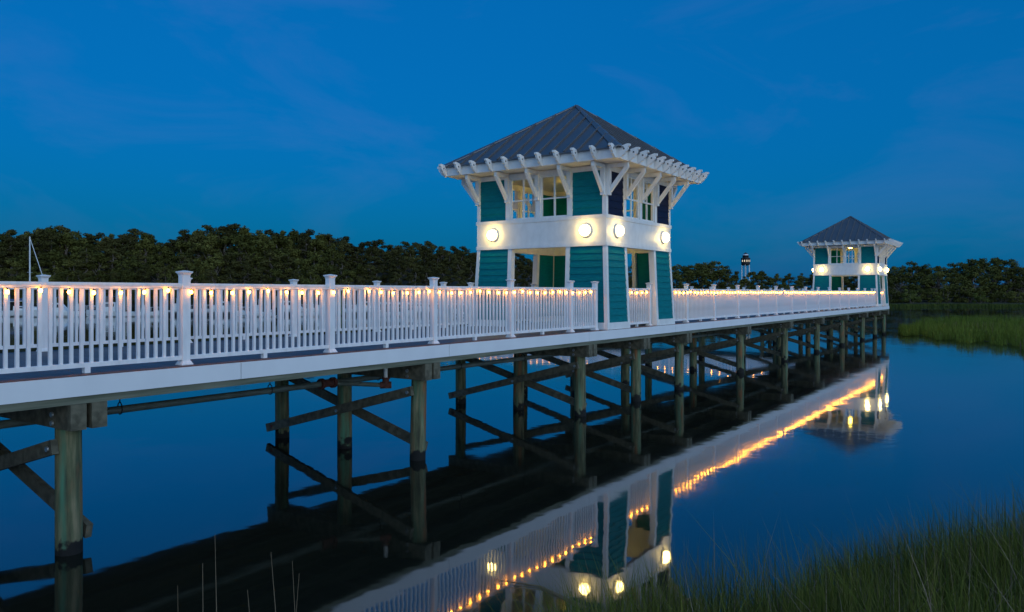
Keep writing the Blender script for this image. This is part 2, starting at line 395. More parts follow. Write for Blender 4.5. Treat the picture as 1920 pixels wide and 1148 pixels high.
g='warm string lights along the near railing'
string(.9,8.7,RN,'string of warm bulbs under the near top rail at the left edge of the photo',g)
string(8.85,16.62,RN,'string of warm bulbs under the near top rail just left of the large tower',g)
string(T1-.78,T1+.78,RN,'short string of warm bulbs across the side opening of the large tower',g)
string(21.25,33.2,RN,'string of warm bulbs on the near rail just right of the large tower',g)
string(33.4,44.3,RN,'string of warm bulbs on the near rail midway between the towers',g)
string(44.5,55.2,RN,'string of warm bulbs on the near rail just left of the distant tower',g)
string(T2-.78,T2+.78,RN,'short string of warm bulbs across the side opening of the distant tower',g)
string(14.0,49.5,55.6,'string of warm bulbs along the farther walkway, mirrored between the pilings',g,step=.62,along='y')

# ------------------------------------------------------------------ pile bents
def bent_meshes():
    d={}
    m=MB(); n=18; pts=[]; 
    m.tube([(0,0,-.6),(0,0,0),(0,0,.5),(0,0,1.0),(0,0,1.427)],[.142,.141,.139,.137,.135],M['pile'],18); d['pile']=m.mesh('pile')
    d['beam']=MB().box((-.085,YN-CY-.02,1.43),(.085,YF-CY+.02,1.719),M['wood']).mesh('cap_beam')
    return d
BM=bent_meshes()
PY=[9.1-CY,0,12.78-CY]
brA=MB().bar((-.19,PY[0]-.05,1.24),(-.19,PY[2]+.22,.2),.075,.165,M['wood']).mesh('brace')
brB=MB().bar((.19,PY[2]+.05,1.24),(.19,PY[0]-.04,.20),.075,.165,M['wood']).mesh('brace')
boltm=MB().lathe([(.0005,.02),(.022,.016),(.03,0)],M['metal'],axis='y',n=8)
def bolt(parent,x,y,z,s,mat=None):
    m=MB().cyl((0,0,0),(s*.02,0,0),.032,.03,mat or M['metal'],8); return m.build('bolt',parent,(x,y,z))
def bent(s,label,full=True):
    t=thing('pile_bent',label,'pilings',(s,CY,0),0,'piling bents under the walkway')
    for i,y in enumerate(PY):
        if s==4.3 and i==1: y+=.45
        o=ob('pile',BM['pile'],t,(rnd.uniform(-.02,.02),y+rnd.uniform(-.02,.02),0),rnd.uniform(0,6)); o.rotation_euler[0]=rnd.uniform(-.014,.014); o.rotation_euler[1]=rnd.uniform(-.018,.018)
    ob('cap_beam',BM['beam'],t,(-.06,0,0)); ob('cap_beam',BM['beam'],t,(.17,.0,0.002))
    a=ob('brace',brA,t); b=ob('brace',brB,t)
    bolt(a,-.2275,PY[0]+.03,1.21,-1); bolt(a,-.2275,PY[2]+.05,.25,-1,M['rust']); bolt(b,-.0,0,0,0.01) if False else None
    bolt(a,-.2275,PY[1],.73,-1)
    for z in (1.48,1.58): bolt(t,-.146,PY[0]+.1,z,-1)
    return t
bs=[-1.55,4.3,10.2,16.05,19.1,22.15,28.0,33.85,39.7,45.55,51.4,55.9,59.4]
bl=['timber pile bent with crossed braces beyond the left edge of the photo',
 'timber pile bent nearest the camera, its green stained post at far left',
 'timber pile bent with crossed braces beside the rusty pipe fittings','timber pile bent under the left wall of the large tower','timber pile bent under the middle of the large tower',
 'timber pile bent under the right wall of the large tower']+[f'timber pile bent between the towers, {ORD[i]} to the right of the large tower' for i in range(5)]+['timber pile bent under the left wall of the distant tower','timber pile bent under the right wall of the distant tower']
for s,l in zip(bs,bl): bent(s,l)
for i in range(6):
    t=thing('pile_bent',f'piling bent under the farther walkway, {ORD[i]} from the distant tower','pilings',(57.5,16.5+5.85*i,0),R(90),'piling bents under the farther walkway')
    for y in PY: ob('pile',BM['pile'],t,(0,y,0),rnd.uniform(0,6))
    ob('cap_beam',BM['beam'],t); ob('brace',brA,t); ob('brace',brB,t)

# ------------------------------------------------------------------ pipe under the deck
pz=1.385; py_=10.2
t=thing('water_pipe','grey green pipe hung below the walkway with rusty couplings','pipe',(0,py_,pz))
MB().cyl((-6,0,0),(9.0,0,0),.052,.052,M['pipe'],14).build('pipe_length',t)
MB().cyl((9.2,0,0),(55,0,0),.052,.052,M['pipe'],14).build('pipe_length',t)
c=MB(); c.cyl((8.96,0,0),(9.24,0,0),.068,.068,M['rust'],14); c.cyl((8.94,0,0),(9.0,0,0),.095,.095,M['rust'],14); c.cyl((9.2,0,0),(9.26,0,0),.095,.095,M['rust'],14); c.build('coupling',t)
MB().cyl((9.24,0,-.01),(9.78,-.72,-.05),.04,.04,M['pipe'],12).build('branch_pipe',t)
c=MB(); c.cyl((9.72,-.66,-.05),(9.86,-.8,-.05),.062,.062,M['rust'],12); c.cyl((9.79,-.73,-.1),(9.79,-.73,.06),.06,.06,M['rust'],12); c.cyl((9.79,-.73,.06),(9.79,-.73,.085),.08,.08,M['rust'],12); c.build('elbow',t)
MB().cyl((9.79,-.73,.08),(9.79,-.73,.3),.035,.035,M['vinyl'],12).build('riser',t)
x=-4.3
while x<54:
    h=MB(); h.cyl((x,0,.1),(x,0,.3),.008,.008,M['dark'],6); h.tube([(x,-.0,.11),(x,.045,.07),(x,.062,0),(x,.04,-.05),(x,0,-.064),(x,-.04,-.05),(x,-.062,0),(x,-.045,.07),(x,0,.11)],.008,M['dark'],5); h.build('hanger',t)
    x+=2.44

# ------------------------------------------------------------------ towers
ZB, ZT, ZE, ZS = 2.10, 2.89, 4.00, 4.13
H0, H1 = 2.12, 2.02
def off(z): return H0-(H0-H1)*min(z,ZB)/ZB
def siding(u0b,u1b,u0t,u1t,z0,z1,mat,inset,expo=.175):
    """lap siding in face space (outward -y); u bounds interpolate bottom -> top"""
    m=MB(); n=max(1,round((z1-z0)/expo)); U0=lambda z:u0b+(u0t-u0b)*(z-z0)/(z1-z0); U1=lambda z:u1b+(u1t-u1b)*(z-z0)/(z1-z0)
    for i in range(n):
        a=z0+(z1-z0)*i/n; b=z0+(z1-z0)*(i+1)/n
        oa=-(off(a)-inset+.022); ob_=-(off(b)-inset+.004); ia=-(off(a)-inset-.05); ib=-(off(b)-inset-.05)
        m.hexa([(U0(a),oa,a),(U1(a),oa,a),(U1(a),ia,a),(U0(a),ia,a),(U0(b),ob_,b),(U1(b),ob_,b),(U1(b),ib,b),(U0(b),ib,b)],mat)
    return m
def rafter_tail():
    prof=[(y-.09,z) for y,z in ((-2.572,4.13),(-2.60,4.13),(-2.63,4.145),(-2.65,4.15),(-2.652,4.17),(-2.70,4.19),(-2.74,4.225),(-2.745,4.25),(-2.79,4.28),(-2.82,4.33),(-2.825,4.37),(-2.87,4.39),(-2.872,4.44),(-2.80,4.452),(-2.572,4.40))]
    m=MB(); m.prism(prof,-.03,.03,M['paint'])
    m.cyl((-.032,-2.81,4.335),(.032,-2.81,4.335),.022,.022,M['dark'],10)  # solid dark plug, painting the shade of a drilled hole
    return m.mesh('rafter_tail')
def make_tower(label,loc):
    t=thing('lookout_tower',label,'tower',loc)
    RZ=[0,R(90),R(180),R(270)]     # face 0 looks to -y (camera side), face 3 to -x
    def four(name,me,ks=(0,1,2,3)): return [ob(name,me,t,(0,0,0),RZ[k]) for k in ks]
    for sgn in (1,-1):
        f=lambda a,b,c,d,z0,z1,mat,ins:(siding(a,b,c,d,z0,z1,mat,ins) if sgn>0 else siding(-b,-a,-d,-c,z0,z1,mat,ins))
        four('wall_panel',f(.972,off(.17)-.1,.972,off(ZB)-.1,.172,ZB-.002,M['teal'],.03).mesh('wall_panel'))
        four('wall_panel',f(1.048,H1-.112,1.048,H1-.112,ZT+.002,ZE-.002,M['teal'],.03).mesh('wall_panel'),(1,3))
        for o in four('wall_panel',f(1.048,H1-.112,1.048,H1-.112,ZT+.002,ZE-.002,M['navy'],.03).mesh('wall_panel'),(0,2)): o['label']='dark navy upper wall panel'
        li=MB(); x0,x1=(1.05,1.905) if sgn>0 else (-1.905,-1.05); li.box((x0,-H1+.083,ZT+.003),(x1,-H1+.095,ZE-.003),M['teal']); four('inner_panel',li.mesh('inner_panel'))
        j=MB(); x0,x1=(.85,.97) if sgn>0 else (-.97,-.85)
        j.hexa([(x0,-off(0)+.004,0),(x1,-off(0)+.004,0),(x1,-off(0)+.17,0),(x0,-off(0)+.17,0),(x0,-H1+.004,ZB-.001),(x1,-H1+.004,ZB-.001),(x1,-H1+.17,ZB-.001),(x0,-H1+.17,ZB-.001)],M['paint'])
        four('door_jamb',j.mesh('door_jamb'))
        k=MB(); x0,x1=(.971,2.02) if sgn>0 else (-2.02,-.971)
        k.box((x0,-H0-.006,.0),(x1,-H0+.07,.171),M['paint'])
        four('skirting',k.mesh('skirting'))
        wn=MB(); a,b=(.071,.904) if sgn>0 else (-.904,-.071); y0,y1=-H1+.035,-H1+.085
        zb,zt=ZT+.001,ZE-.001
        wn.box((a,y0,zb),(a+.04,y1,zt),M['paint']); wn.box((b-.04,y0,zb),(b,y1,zt),M['paint']); wn.box((a+.04,y0,zb),(b-.04,y1,zb+.04),M['paint']); wn.box((a+.04,y0,zt-.04),(b-.04,y1,zt),M['paint'])
        mu=MB(); c=(a+b)/2; zm=(zb+zt)/2-.05
        mu.box((c-.022,y0+.006,zb+.04),(c+.022,y1-.006,zt-.04),M['paint']); mu.box((a+.04,y0+.01,zm-.018),(c-.0222,y1-.01,zm+.018),M['paint']); mu.box((c+.0222,y0+.01,zm-.018),(b-.04,y1-.01,zm+.018),M['paint'])
        mum=mu.mesh('muntin')
        for o in four('window',wn.mesh('window')): ob('muntin',mum,o)
    cp=MB(); w=.1
    cp.hexa([(-H0,-H0,0),(-H0+w,-H0,0),(-H0+w,-H0+w,0),(-H0,-H0+w,0),(-H1,-H1,ZB-.001),(-H1+w,-H1,ZB-.001),(-H1+w,-H1+w,ZB-.001),(-H1,-H1+w,ZB-.001)],M['paint'])
    cp.box((-H1,-H1,ZT+.001),(-H1+.11,-H1+.11,ZS),M['paint'])
    four('corner_post',cp.mesh('corner_post'))
    bd=MB(); bd.box((-H1,-H1-.001,ZB),(H1-.1,-H1+.1,ZT),M['paint']); bd.box((-H1+.002,-H1-.022,ZT-.1),(H1+.0205,-H1-.0012,ZT-.003),M['paint']); bd.box((-H1+.002,-H1-.018,ZB+.003),(H1+.0175,-H1-.0012,ZB+.1),M['paint'])
    four('white_band',bd.mesh('white_band'))
    pm=MB().box((-.07,-H1-.006,ZT+.001),(.07,-H1+.12,ZE-.001),M['paint']).mesh('window_post')
    for k in range(4):
        for u in (-.975,0,.975):
            o=ob('window_post',pm,t,(0,0,0),RZ[k]); o.location=Matrix.Rotation(RZ[k],3,'Z')@Vector((u,0,0))
    four('header_beam',MB().box((-H1+.111,-H1+.0,ZE),(H1-.111,-H1+.12,ZS-.001),M['paint']).mesh('header_beam'))
    # braces
    b=MB(); b.box((-.055,-H1-.085,3.36),(.055,-H1-.0065,4.03),M['paint']); b.bar((0,-H1-.07,3.46),(0,-2.58,4.05),.075,.1,M['paint'],up=(0,-1,0.5)); b.box((-.04,-2.6,4.032),(.04,-H1-.0065,4.128),M['paint'])
    bm=b.mesh('knee_brace')
    for k in range(4):
        for u in (-1.95,-.975,0,.975,1.95):
            o=ob('knee_brace',bm,t,(0,0,0),RZ[k]); o.location=Matrix.Rotation(RZ[k],3,'Z')@Vector((u,0,0))
    # eaves
    four('fascia',MB().box((-2.66,-2.66,4.14),(2.625,-2.625,4.385),M['paint']).mesh('fascia'))
    rt=rafter_tail()
    for k in range(4):
        for i in range(11):
            o=ob('rafter_tail',rt,t,(0,0,0),RZ[k]); o.location=Matrix.Rotation(RZ[k],3,'Z')@Vector((-2.6+.52*i,0,0))
    sf=MB(); sf.add([(-2.625,-2.625,4.150),(2.625,-2.625,4.150),(1.9,-1.9,4.150),(-1.9,-1.9,4.150)],[(0,1,2,3)],M['paint'])
    four('soffit',sf.mesh('soffit'))
    MB().box((-1.9,-1.9,4.135),(1.9,1.9,4.149),M['paint']).build('ceiling',t)
    # roof
    E=2.73; ze=4.40; za=6.27
    rf=MB(); rf.add([(-E,-E,ze),(E,-E,ze),(E,E,ze),(-E,E,ze),(0,0,za),(-E,-E,ze-.03),(E,-E,ze-.03),(E,E,ze-.03),(-E,E,ze-.03)],[(0,1,4),(1,2,4),(2,3,4),(3,0,4),(5,6,1,0),(6,7,2,1),(7,8,3,2),(8,5,0,3),(8,7,6,5)],M['roof'])
    sl=(za-ze)/E
    for k in range(4):
        rot=Matrix.Rotation(RZ[k],3,'Z')
        for i in range(-6,7):
            u=i*.406
            if abs(u)>2.5: continue
            p0=Vector((u,-E,ze)); p1=Vector((u,-abs(u)-.02,ze+sl*(E-abs(u)-.02)))
            nrm=Vector((0,-sl,1)).normalized(); q=[]
            a=Vector((.018,0,0)); h=nrm*.042; lo=-nrm*.005
            vs=[p0-a+lo,p0+a+lo,p1+a+lo,p1-a+lo,p0-a+h,p0+a+h,p1+a+h,p1-a+h]
            rf.hexa([rot@v for v in vs],M['seam'])
    r=rf.build('roof',t)
    for k in range(4):
        rot=Matrix.Rotation(RZ[k],3,'Z'); hp=MB()
        c0=Vector((-E-.01,-E-.01,ze+.03)); c1=Vector((0,0,za+.035))
        d=(c1-c0).normalized()
        s1=Vector((1,0,0)); s1=(s1-d*s1.dot(d)); w=.16
        n1=Vector((0,-sl,1)).normalized(); n2=Vector((-sl,0,1)).normalized()
        t1=n1.cross(d).normalized(); t2=d.cross(n2).normalized()
        if t1.x<0: t1=-t1
        if t2.y<0: t2=-t2
        vs=[c0,c0+t1*w,c1+t1*.05,c1,c0+t2*w,c1+t2*.05]
        dn=Vector((0,0,-.028)); vs2=[v+dn for v in vs]
        hp.add([rot@v for v in vs+vs2],[(0,1,2,3),(0,3,5,4),(1,7,8,2),(4,5,11,10),(0,4,10,6),(0,6,7,1)],M['roofcap'])
        hp.build('hip_cap',r)
    # lamps
    bp=MB().lathe([(.175,0),(.175,.03),(.16,.05),(.135,.055),(.0005,.055)],M['paint'],axis='y',n=24).mesh('wall_lamp')
    gb=MB().lathe([(.13,.056),(.137,.085),(.132,.12),(.11,.155),(.07,.178),(.0005,.186)],M['globe'],axis='y',n=24).mesh('globe')
    for k in range(4):
        for u in (-1.45,1.45):
            o=ob('wall_lamp',bp,t,Matrix.Rotation(RZ[k],3,'Z')@Vector((u,-H1-.0015,2.5)),RZ[k]); ob('globe',gb,o)
    o=MB().cyl((0,0,4.09),(0,0,4.134),.16,.16,M['paint'],20).build('ceiling_lamp',t)
    MB().lathe([(.14,4.089),(.13,4.05),(.08,4.02),(.0005,4.01)],M['inner'],n=20).build('globe',o)
    return t
tw1=make_tower('large near tower with teal lap siding, white bands, lit globes and grey hip roof',(T1,CY,DECK))
tw2=copy_tree(tw1,(T2,CY,DECK)); tw2['label']='small distant twin tower at the far end of the walkway'; tw2['group']=tw1['group']='teal lookout towers'
sc=MB(); sc.cyl((-2.3,1.9,4.0),(-2.3,1.9,4.13),.03,.03,M['paint'],8); sc.lathe([(.0005,3.86),(.06,3.88),(.085,3.93),(.085,3.99),(.03,4.0)],M['black'],(-2.3,1.9,0),n=12); sc.build('security_camera',tw2)

# ------------------------------------------------------------------ water, land
def sheet(name, pts, mat, z=0): 
    o=MB().add([(p[0],p[1],z) for p in pts],[tuple(range(len(pts)))],mat).build(name); return tag(o,kind='structure')
sheet('water',[(-1500,-1500),(2500,-1500),(2500,2500),(-1500,2500)],M['water'])
def strip(name, front, back, zf, zb, mat):
    vs=[]; fs=[]
    n=len(front)
    for a in front: vs.append((a.x,a.y,-.4))
    for a in front: d=(a.normalized()); vs.append((a.x+d.x*5,a.y+d.y*5,zf))
    for b_,z in zip(back,zb): vs.append((b_.x,b_.y,z))
    far=[b_*3.5 for b_ in back]
    for b_,z in zip(far,zb): vs.append((b_.x,b_.y,z+4))
    for r_ in range(3):
        for i in range(n-1): fs.append((r_*n+i,r_*n+i+1,(r_+1)*n+i+1,(r_+1)*n+i))
    return tag(MB().add(vs,fs,mat,True).build(name),kind='structure')

# ------------------------------------------------------------------ trees
def leaf_clump(m, c, rad, n, size, mat, r, flat=1.0, up=.35):
    for _ in range(n):
        d=Vector((r.gauss(0,1),r.gauss(0,1),r.gauss(0,1))).normalized()
        rr=r.random()**.45
        p=Vector(c)+Vector((d.x*rad*rr,d.y*rad*rr,d.z*rad*rr*flat))
        nn=(d+Vector((0,0,up))+Vector((r.gauss(0,.6),r.gauss(0,.6),r.gauss(0,.6)))).normalized()
        a=nn.orthogonal().normalized(); b=nn.cross(a); ang=r.uniform(0,6.28)
        a,b=a*math.cos(ang)+b*math.sin(ang), b*math.cos(ang)-a*math.sin(ang)
        s=size*r.uniform(.55,1.25); w=s*r.uniform(.5,.9)
        m.add([p-a*s,p+b*w*.8-a*s*.1,p+a*s,p-b*w+a*s*.15],[(0,1,2,3)],mat)
def limb(m,p0,p1,r0,r1,r,mat,k=4):
    p0=Vector(p0); p1=Vector(p1); pts=[]
    for i in range(k+1):
        t_=i/k; p=p0.lerp(p1,t_)+Vector((r.gauss(0,1),r.gauss(0,1),0))*(.05*(p1-p0).length*math.sin(math.pi*t_)); pts.append(p)
    m.tube(pts,[r0+(r1-r0)*i/k for i in range(k+1)],mat,6)
def make_tree(kind, seed):
    """unit tree of height 10 m, returns (trunk mesh, crown mesh)"""
    r=random.Random(seed); tr=MB(); cr=MB()
    if kind=='broad':
        mat=M['leaf']; top=Vector((r.uniform(-.4,.4),r.uniform(-.4,.4),6.2))
        limb(tr,(0,0,-.3),top,.24,.1,r,M['bark'])
        nc=24; W=r.uniform(2.3,3.0)
        for i in range(nc):
            th=r.uniform(0,6.28); h=r.random()
            zc=2.6+6.3*h; env=W*math.sin(math.pi*min(1,.18+.8*(h**.8)))**.7 if h<.95 else .6
            q=env*(r.random()**.5); c=Vector((q*math.cos(th),q*math.sin(th),zc))
            rad=r.uniform(.7,1.25)*(1 if h<.75 else .8)
            if i%2==0: limb(tr,(0,0,max(1.8,zc*.55)),c,.09,.03,r,M['bark'],3)
            leaf_clump(cr,c,rad,130,.215,mat,r,.8)
    elif kind=='pine':
        mat=M['pine']; top=Vector((r.uniform(-.3,.3),r.uniform(-.3,.3),9.2))
        limb(tr,(0,0,-.3),top,.2,.05,r,M['bark'],6)
        nc=22; base=r.uniform(3.4,4.8)
        for i in range(nc):
            h=(i+r.random())/nc; zc=base+(9.5-base)*h
            env=(1.9*(1-h)**.6+.35)*r.uniform(.5,1.1); th=r.uniform(0,6.28)
            c=Vector((env*math.cos(th),env*math.sin(th),zc))
            limb(tr,(top.x*zc/9.2,top.y*zc/9.2,zc-.3),c,.06,.02,r,M['bark'],2)
            leaf_clump(cr,c,r.uniform(.6,1.0),120,.19,mat,r,.55,.6)
    elif kind=='oak':     # open crown with sky holes
        mat=M['leaf']; top=Vector((r.uniform(-.5,.5),r.uniform(-.5,.5),4.5))
        limb(tr,(0,0,-.3),top,.3,.16,r,M['bark'])
        for i in range(26):
            th=r.uniform(0,6.28); el=r.uniform(.1,1.5); q=r.uniform(2.2,4.0)
            c=Vector((q*math.cos(th)*math.cos(el)*1.05,q*math.sin(th)*math.cos(el)*1.05,4.6+q*math.sin(el)*1.25))
            limb(tr,top+Vector((0,0,r.uniform(-1.5,0))),c,.1,.025,r,M['bark'],3)
            leaf_clump(cr,c,r.uniform(.55,1.0),105,.195,mat,r,.7)
        for i in range(8):
            th=r.uniform(0,6.28); c=Vector((2.4*math.cos(th),2.4*math.sin(th),r.uniform(1.6,3.4))); leaf_clump(cr,c,1.0,55,.28,mat,r,.8)
    else:                # bush, yellow-green
        mat=M['bright'] if kind=='bush' else M['leaf']
        for i in range(6): limb(tr,(0,0,-.2),(r.uniform(-2.4,2.4),r.uniform(-2.4,2.4),r.uniform(3,7)),.12,.03,r,M['bark'],3)
        for i in range(20):
            th=r.uniform(0,6.28); q=3.6*r.random()**.5; zc=r.uniform(.8,8.6)*(1-(q/4.6)**2)+.6
            leaf_clump(cr,(q*math.cos(th),q*math.sin(th),zc),r.uniform(.9,1.4),110,.27,mat,r,.8)
    return tr.mesh('trunk'),cr.mesh('crown')
TV={k:[make_tree(k,100*j+i) for i in range(n)] for j,(k,n) in enumerate((('broad',6),('pine',5),('oak',4),('bush',3),('scrub',3)))}
NM={'broad':'broadleaf_tree','pine':'pine_tree','oak':'broadleaf_tree','bush':'shrub','scrub':'shrub'}
CT={'broad':'tree','pine':'tree','oak':'tree','bush':'shrub','scrub':'shrub'}
def tree(kind,px,depth,ytop,base,label,group,wid=1.0):
    p=at(px,depth,base); h=zat(ytop,depth)-base
    s=h/9.6
    t=thing(NM[kind],label,CT[kind],p,rnd.uniform(0,6.28),group)
    w=s*wid; t.scale=(w,w,s)
    tm,cm=rnd.choice(TV[kind]); ob('trunk',tm,t); ob('crown',cm,t)
    return t
SKY=[(-400,440),(-200,432),(0,436),(45,432),(60,426),(78,421),(100,420),(118,421),(142,427),(160,441),(178,441),(205,436),(220,433),(258,432),(275,436),(300,448),(322,449),(338,434),(352,437),(383,423),(400,427),(438,421),(470,423),(485,424),(500,431),(540,430),(575,434),(600,437),(640,441),(655,448),(668,458),(685,457),(700,455),(716,450),(728,460),(745,450),(770,452),(800,456),(830,457),(860,462),(888,468),(950,473),(1000,478),(1100,484),(1200,490),(1262,494),(1280,500),(1298,492),(1325,487),(1345,490),(1365,500),(1385,510),(1405,509),(1425,505),(1448,510),(1470,513),(1500,513),(1515,507),(1560,505),(1620,500),(1668,494),(1690,493),(1715,490),(1735,496),(1755,494),(1778,497),(1795,491),(1820,487),(1832,482),(1865,481),(1885,486),(1900,495),(1920,497),(2000,494),(2300,490)]
def sky(x):
    for (a,b),(c,d) in zip(SKY[:-1],SKY[1:]):
        if a<=x<=c: return b+(d-b)*(x-a)/(c-a)
    return 500
LB='{} in the wood across the water behind the boats'
gW='trees of the wooded hill across the water'
kl={'broad':'olive green rounded broadleaf tree','pine':'dark pine with a bare lower trunk'}
def hillz(px,depth):
    if px<1250: return .4+max(0,depth-172)*(.13+.05*max(0,min(1,(880-px)/400)))
    return .4+max(0,depth-(190 if px<1660 else 178))*.07
px=-230
while px<1250:                              # skyline row
    k='pine' if (rnd.random()<.62 or px>640) else 'broad'
    tree(k,px+rnd.uniform(-4,4),212+rnd.uniform(-4,4),sky(px)+rnd.choice((-3,-1,0,2,4,7)),hillz(px,212),LB.format(kl[k]),gW,1.0 if k=='broad' else 1.25)
    px+=23
px=-230
while px<1250:
    k='broad' if (rnd.random()<.62 and px<640) else 'pine'
    tree(k,px+rnd.uniform(-5,5),198+rnd.uniform(-4,4),sky(px)+rnd.uniform(7,18),hillz(px,198),LB.format(kl[k]),gW,1.15)
    px+=25
px=-220
while px<1250:
    k='broad' if (rnd.random()<.75 and px<680) else 'pine'
    tree(k,px+rnd.uniform(-6,6),184+rnd.uniform(-4,4),sky(px)*.62+545*.38+rnd.uniform(-9,9),hillz(px,184),LB.format(kl[k]),gW,1.25)
    px+=27
px=-220
while px<1250:
    k='broad' if (rnd.random()<.7 and px<700) else 'pine'
    tree(k,px+rnd.uniform(-6,6),173+rnd.uniform(-2,2),sky(px)*.38+545*.62+rnd.uniform(-10,8),.4,LB.format(kl[k]),gW,1.35 if k=='broad' else 1.1)
    px+=31
px=-225
while px<1250:
    tree('broad',px+rnd.uniform(-5,5),222,sky(px)+rnd.uniform(3,9),hillz(px,222),LB.format(kl['broad']),gW,1.3)
    px+=30
px=-200
while px<1250:
    if 660<px<905: px+=34; continue
    tree('scrub',px+rnd.uniform(-8,8),167,rnd.uniform(529,541),.3,'low dark shrub at the foot of the wooded hill','shrubs at the foot of the wooded hill',1.5)
    px+=34
# middle: low tree line between the towers
gM='trees of the low shore between the towers'; lM='{} on the low shore behind the railing between the towers'
px=1240
while px<1660:
    k='oak' if px<1390 else 'broad'
    tree(k,px+rnd.uniform(-4,4),225+rnd.uniform(-4,4),sky(px)+rnd.uniform(-1,3),hillz(px,225),lM.format('dark leafy tree'),gM,1.25); px+=24
px=1240
while px<1660:
    tree('broad',px+rnd.uniform(-5,5),208,sky(px)+rnd.uniform(7,16),hillz(px,208),lM.format('dark leafy tree'),gM,1.5); px+=26
px=1240
while px<1660:
    tree('scrub',px+rnd.uniform(-5,5),196,rnd.uniform(530,540),.3,'low dark shrub on the low shore between the towers','shrubs on the low shore between the towers',1.6); px+=28
# right-hand shore
gR='trees of the right shore'; lR='spreading dark green tree on the right shore beyond the marsh'
px=1655
while px<2150:
    tree('oak',px+rnd.uniform(-4,4),192+rnd.uniform(-3,3),sky(px)+rnd.uniform(-1,3),hillz(px,192),lR,gR,1.2); px+=27
px=1660
while px<2150:
    tree('oak' if rnd.random()<.5 else 'broad',px+rnd.uniform(-6,6),182,sky(px)+rnd.uniform(10,24),.4,lR,gR,1.35); px+=33
px=1665
while px<2150:
    tree('scrub',px+rnd.uniform(-6,6),176,rnd.uniform(521,542),.3,'dark shoreline shrub under the trees on the right shore','shrubs on the right shore',1.35); px+=27
for q,yy,l in ((1708,530,'greener shrub low on the right shore, nearer the distant tower'),(1757,540,'pale bush at the water edge between the two brighter shrubs'),(1838,536,'bright yellow green shrub at the water edge below the tallest right-hand tree')):
    tree('bush',q,170,yy+12 if q==1757 else yy+8,.3,l,'bright shrubs on the right shore',1.3)
xs=[-420,-100,200,500,700,880,1100,1250,1400,1550,1680,1850,2100,2500]
fr=[at(x,163 if x<1250 else (188 if x<1600 else 166)) for x in xs]; bk=[at(x,235) for x in xs]
strip('far_shore_land',fr,bk,.35,[hillz(x,250) for x in xs],M['land'])

# ------------------------------------------------------------------ grasses
def blades(name, spots, mats, seed, nseg=3, lean=.35):
    """spots: (x,y,z,height,width,matindex)"""
    r=random.Random(seed); m=MB()
    for (x,y,z,h,w,mi) in spots:
        th=r.uniform(0,6.28); d=Vector((math.cos(th),math.sin(th),0)); sd=Vector((-d.y,d.x,0)); l=abs(r.gauss(0,lean))*h
        tw=r.uniform(-.8,.8); sd=(sd*math.cos(tw)+d*math.sin(tw))
        base=Vector((x,y,z)); vs=[]; fs=[]
        for k in range(nseg):
            t_=k/nseg; p=base+d*l*t_*t_+Vector((0,0,h*(t_-.12*t_*t_*abs(l/h)))); ww=w*(1-t_*.75)
            vs+=[p-sd*ww/2,p+sd*ww/2]
        tip=base+d*l+Vector((0,0,h*(1-.12*abs(l/h)))); vs.append(tip)
        for k in range(nseg-1): fs.append((2*k,2*k+1,2*k+3,2*k+2))
        fs.append((2*nseg-2,2*nseg-1,2*nseg))
        m.add(vs,fs,mats[mi])
    return m.build(name)
# foreground bank
def Zw(X):
    if X>.2: return 5.3+.48*(X-.2)
    t_=max(0,min(1,(-.12-X)/.9)) if X<-.12 else 0; return 5.3-.12*max(0,.2-X)-1.4*t_*t_*(3-2*t_)+.25*min(0,X+1.0)
def bankh(X,Z): return max(-.5,min(1.42,(max(2.6,Zw(X))-Z)*.30+.07*math.sin(2.1*X+1.3*Z)+.05*math.sin(5*X)))
def cam2w(X,Z,z=0): p=AX*Z+RX*X; return Vector((p.x,p.y,z))
vs=[];fs=[]; nx,nz=70,44
for j in range(nz+1):
    for i in range(nx+1):
        X=-9+22*i/nx; Z=-6+18*j/nz; p=cam2w(X,Z,bankh(X,Z)); vs.append(p)
for j in range(nz):
    for i in range(nx):
        a=j*(nx+1)+i; fs.append((a,a+1,a+nx+2,a+nx+1))
tag(MB().add(vs,fs,M['bank'],True).build('bank_ground'),kind='structure')
sp=[]; r=random.Random(3)
while len(sp)<46000:
    X=r.uniform(-1.1,7.5); Z=r.uniform(2.3,9.0)
    e=Zw(X)+.22*math.sin(3.1*X)+.15*math.sin(7.3*X+1)
    if Z>e or abs(X)>Z*.85: continue
    hh=.90*(1+.13*math.exp(-((X-2.5)/.9)**2)-.10*max(0,min(1,X-3.5)))*r.uniform(.4,1.1)*(1.0+.13*math.sin(1.9*X+.6)+.10*math.sin(4.3*X+2*Z))
    if X<.4: hh*=.55+.45*max(0,(X+1.0)/1.4)
    hh*=.72+.28*min(1,max(0,(e-Z)/1.0))
    p=cam2w(X,Z); sp.append((p.x,p.y,bankh(X,Z)-.02,hh,r.uniform(.005,.011),1 if r.random()<.09 else 0))
for _ in range(170):
    X=r.uniform(.6,6.5); Z=r.uniform(Zw(X)-1.6,Zw(X)+.1); p=cam2w(X,Z); sp.append((p.x,p.y,bankh(X,Z),r.uniform(.8,1.25),.006,1))
tag(blades('bank_grass',sp,[M['foregrass'],M['dry']],11,4,.3),'dark unmown grass with dry stems on the near bank','grass',kind='stuff')
